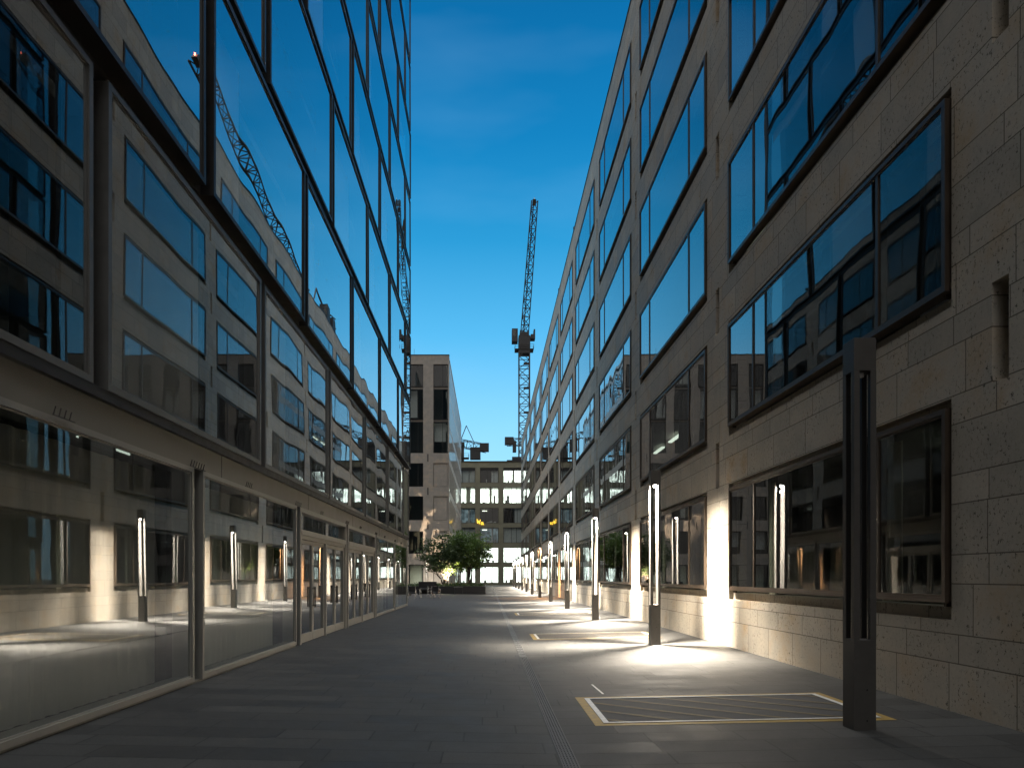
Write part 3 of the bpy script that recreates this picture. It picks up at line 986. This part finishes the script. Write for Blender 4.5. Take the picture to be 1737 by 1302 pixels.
# ground uplight that throws the tree shadows on the stone block
u = empty('uplight', (-3.3, 62.5, .66)); tag(u, 'small black garden spotlight aimed up through the planter trees', 'spotlight')
MB().bar((0, 0, 0), (0, 0, .16), .02, sides=8).build('stake', 'dark_metal', u)
hd = MB(); hd.bar((0, -.05, .16), (-.05, .09, .27), .055, sides=12); hd.build('housing', 'dark_metal', u)
MB().bar((-.052, .093, .272), (-.056, .102, .28), .046, sides=12).build('lens', 'head_warm', u)
L = bpy.data.lights.new('lamp_light', 'SPOT'); L.energy = 12500; L.color = (1, .74, .50); L.spot_size = R(52); L.spot_blend = .5; L.shadow_soft_size = .02
lo = bpy.data.objects.new('lamp_light', L); col.objects.link(lo); lo.parent = u
lo.location = (-.06, .11, .29)
d = (Vector((-6.6, 75.4, 10.2)) - Vector((-3.3, 62.5, .95))).normalized()
lo.rotation_euler = d.to_track_quat('-Z', 'Y').to_euler()

# ------------------------------------------------------------------ tower cranes
def lattice(m, p, q, w0, w1, n, rc, rb_, tri=False):
    p = Vector(p); q = Vector(q); d = (q - p).normalized()
    a = Vector((0, 0, 1)) if abs(d.z) < .95 else Vector((0, 1, 0))
    u = d.cross(a).normalized(); v = u.cross(d).normalized()
    if tri: C = [(-.5, -.4), (.5, -.4), (0, .5)]
    else: C = [(-.5, -.5), (.5, -.5), (.5, .5), (-.5, .5)]
    def pt(i, c):
        f = i / n; ww = w0 + (w1 - w0) * f
        return p + (q - p) * f + u * c[0] * ww + v * c[1] * ww
    for c in C: m.bar(pt(0, c), pt(n, c), rc)
    for i in range(n):
        for j in range(len(C)):
            a_, b_ = C[j], C[(j + 1) % len(C)]
            if (i + j) % 2: m.bar(pt(i, a_), pt(i + 1, b_), rb_)
            else: m.bar(pt(i, b_), pt(i + 1, a_), rb_)
            m.bar(pt(i, a_), pt(i, b_), rb_)
def crane(x, y, ztop, jib_to, jib_w, label, counter, mast_w=2.1, beacon=None, cabx=-1.9, zbase=0, cwt=True):
    r = empty('tower_crane', (x, y, zbase)); tag(r, label, 'crane', 'tower cranes beyond the roofs')
    h = ztop - zbase
    m = MB(); lattice(m, (0, 0, 0), (0, 0, h), mast_w, mast_w, int(h / 1.9), .14, .085)
    for i in range(2, int(h / 5)):                      # ladder landings
        m.box(-.1, .9, -.3, .3, i * 5.0, i * 5.0 + .35)
    m.build('mast', 'crane', r)
    s = MB(); s.box(-mast_w * .55, mast_w * .55, -mast_w * .55, mast_w * .55, h - 3.2, h + .4)
    s.box(-.95, .95, -1.2, 1.2, h + .4, h + 1.1); s.build('slewing_unit', 'crane_dark', r)
    c = MB(); c.box(cabx - .65, cabx + .55, -1.4, .6, h - .9, h + 1.7); cc = c.build('cab', 'crane_dark', r)
    MB().box(cabx - .55, cabx + .1, -1.45, -1.401, h + .1, h + 1.4).build('cab_window', 'glass_f', cc)
    rl = MB(); rl.box(-1.9, 1.9, -1.3, 1.3, h - 2.4, h - 2.32)
    for sx_ in (-1.9, 1.9):
        for zz in (h - 1.9, h - 1.45): rl.bar((sx_, -1.3, zz), (sx_, 1.3, zz), .035)
        for yy in (-1.3, 0, 1.3): rl.bar((sx_, yy, h - 2.32), (sx_, yy, h - 1.45), .035)
    for zz in (h - 1.9, h - 1.45): rl.bar((-1.9, -1.3, zz), (1.9, -1.3, zz), .035)
    rl.build('walkway', 'crane', r)
    j = MB(); jt = Vector(jib_to) - Vector((x, y, zbase))
    n = int((jt - Vector((0, 0, h + 1.3))).length / 1.5)
    lattice(j, (0, 0, h + 1.3), jt, jib_w, jib_w * .75, n, .12, .075, True)
    d = (jt - Vector((0, 0, h))).normalized()
    j.bar(jt - d * .9, jt + d * .2, .45); j.build('jib', 'crane', r)
    ct = Vector(counter)
    k = MB(); lattice(k, (0, 0, h + 1.0), ct + Vector((0, 0, h + 1.0)), 1.6, 1.6, max(3, int(ct.length / 1.4)), .09, .06)
    k.build('counter_jib', 'crane', r)
    cd = ct.normalized(); e = ct + Vector((0, 0, h + 1.0))
    if cwt:
        k = MB()
        if abs(cd.x) > abs(cd.y):
            k.box(e.x - cd.x * 3.0 - .75, e.x - cd.x * 1.4 + .0, e.y - .8, e.y + .8, e.z - 2.4, e.z + .2)
            k.box(e.x - cd.x * 1.6, e.x + cd.x * .5, e.y - .9, e.y + .9, e.z - .6, e.z + 1.1)
        else:
            k.box(e.x - .7, e.x + .7, e.y - 2, e.y, e.z - 1.4, e.z + .4)
        k.build('counterweight', 'crane_dark', r)
    ap = Vector((0, 0, 0)) - cd * .2 + cd * 1.6 + Vector((0, 0, h + 5.2))
    a = MB(); a.bar((0, 0, h + 1.4), ap, .12); a.bar(ct * .55 + Vector((0, 0, h + 1.5)), ap, .10)
    a.build('a_frame', 'crane', r)
    if beacon:
        bb = MB(); bb.bar(jt + d * .2, jt + d * .2 + Vector((0, 0, .3)), .07, sides=8); bb.build('beacon', beacon, r)
    return r
cr1 = crane(7.45, 140, 50.2, (8.75, 128.5, 72.3), 1.6, 'tall tower crane with its jib raised steeply above the end of the alley', (.2, 5, .3), 2.15, 'lens')
k = MB(); k.box(1.3, 2.2, -1, .8, 50.0, 50.9); k.box(1.9, 2.2, -1, .8, 50.9, 51.9); k.build('winch_box', 'crane_dark', cr1)
crane(-6.15, 152, 30.2, (-34, 158, 44), 1.5, 'low crane whose counterweight sticks out right of the stone block', (5.9, 0, -1.2), 1.5)
crane(11.2, 165, 33.0, (40, 172, 45), 1.6, 'crane mostly behind the stone building with its counterweight left of the tall crane', (-6.6, 0, .0), 1.6)
crane(19.6, 108, 42.5, (25.2, 79, 61.5), 1.7, 'crane seen only as a long reflection in the glass building windows', (-1.5, 6.5, .4), 2.0, 'red')
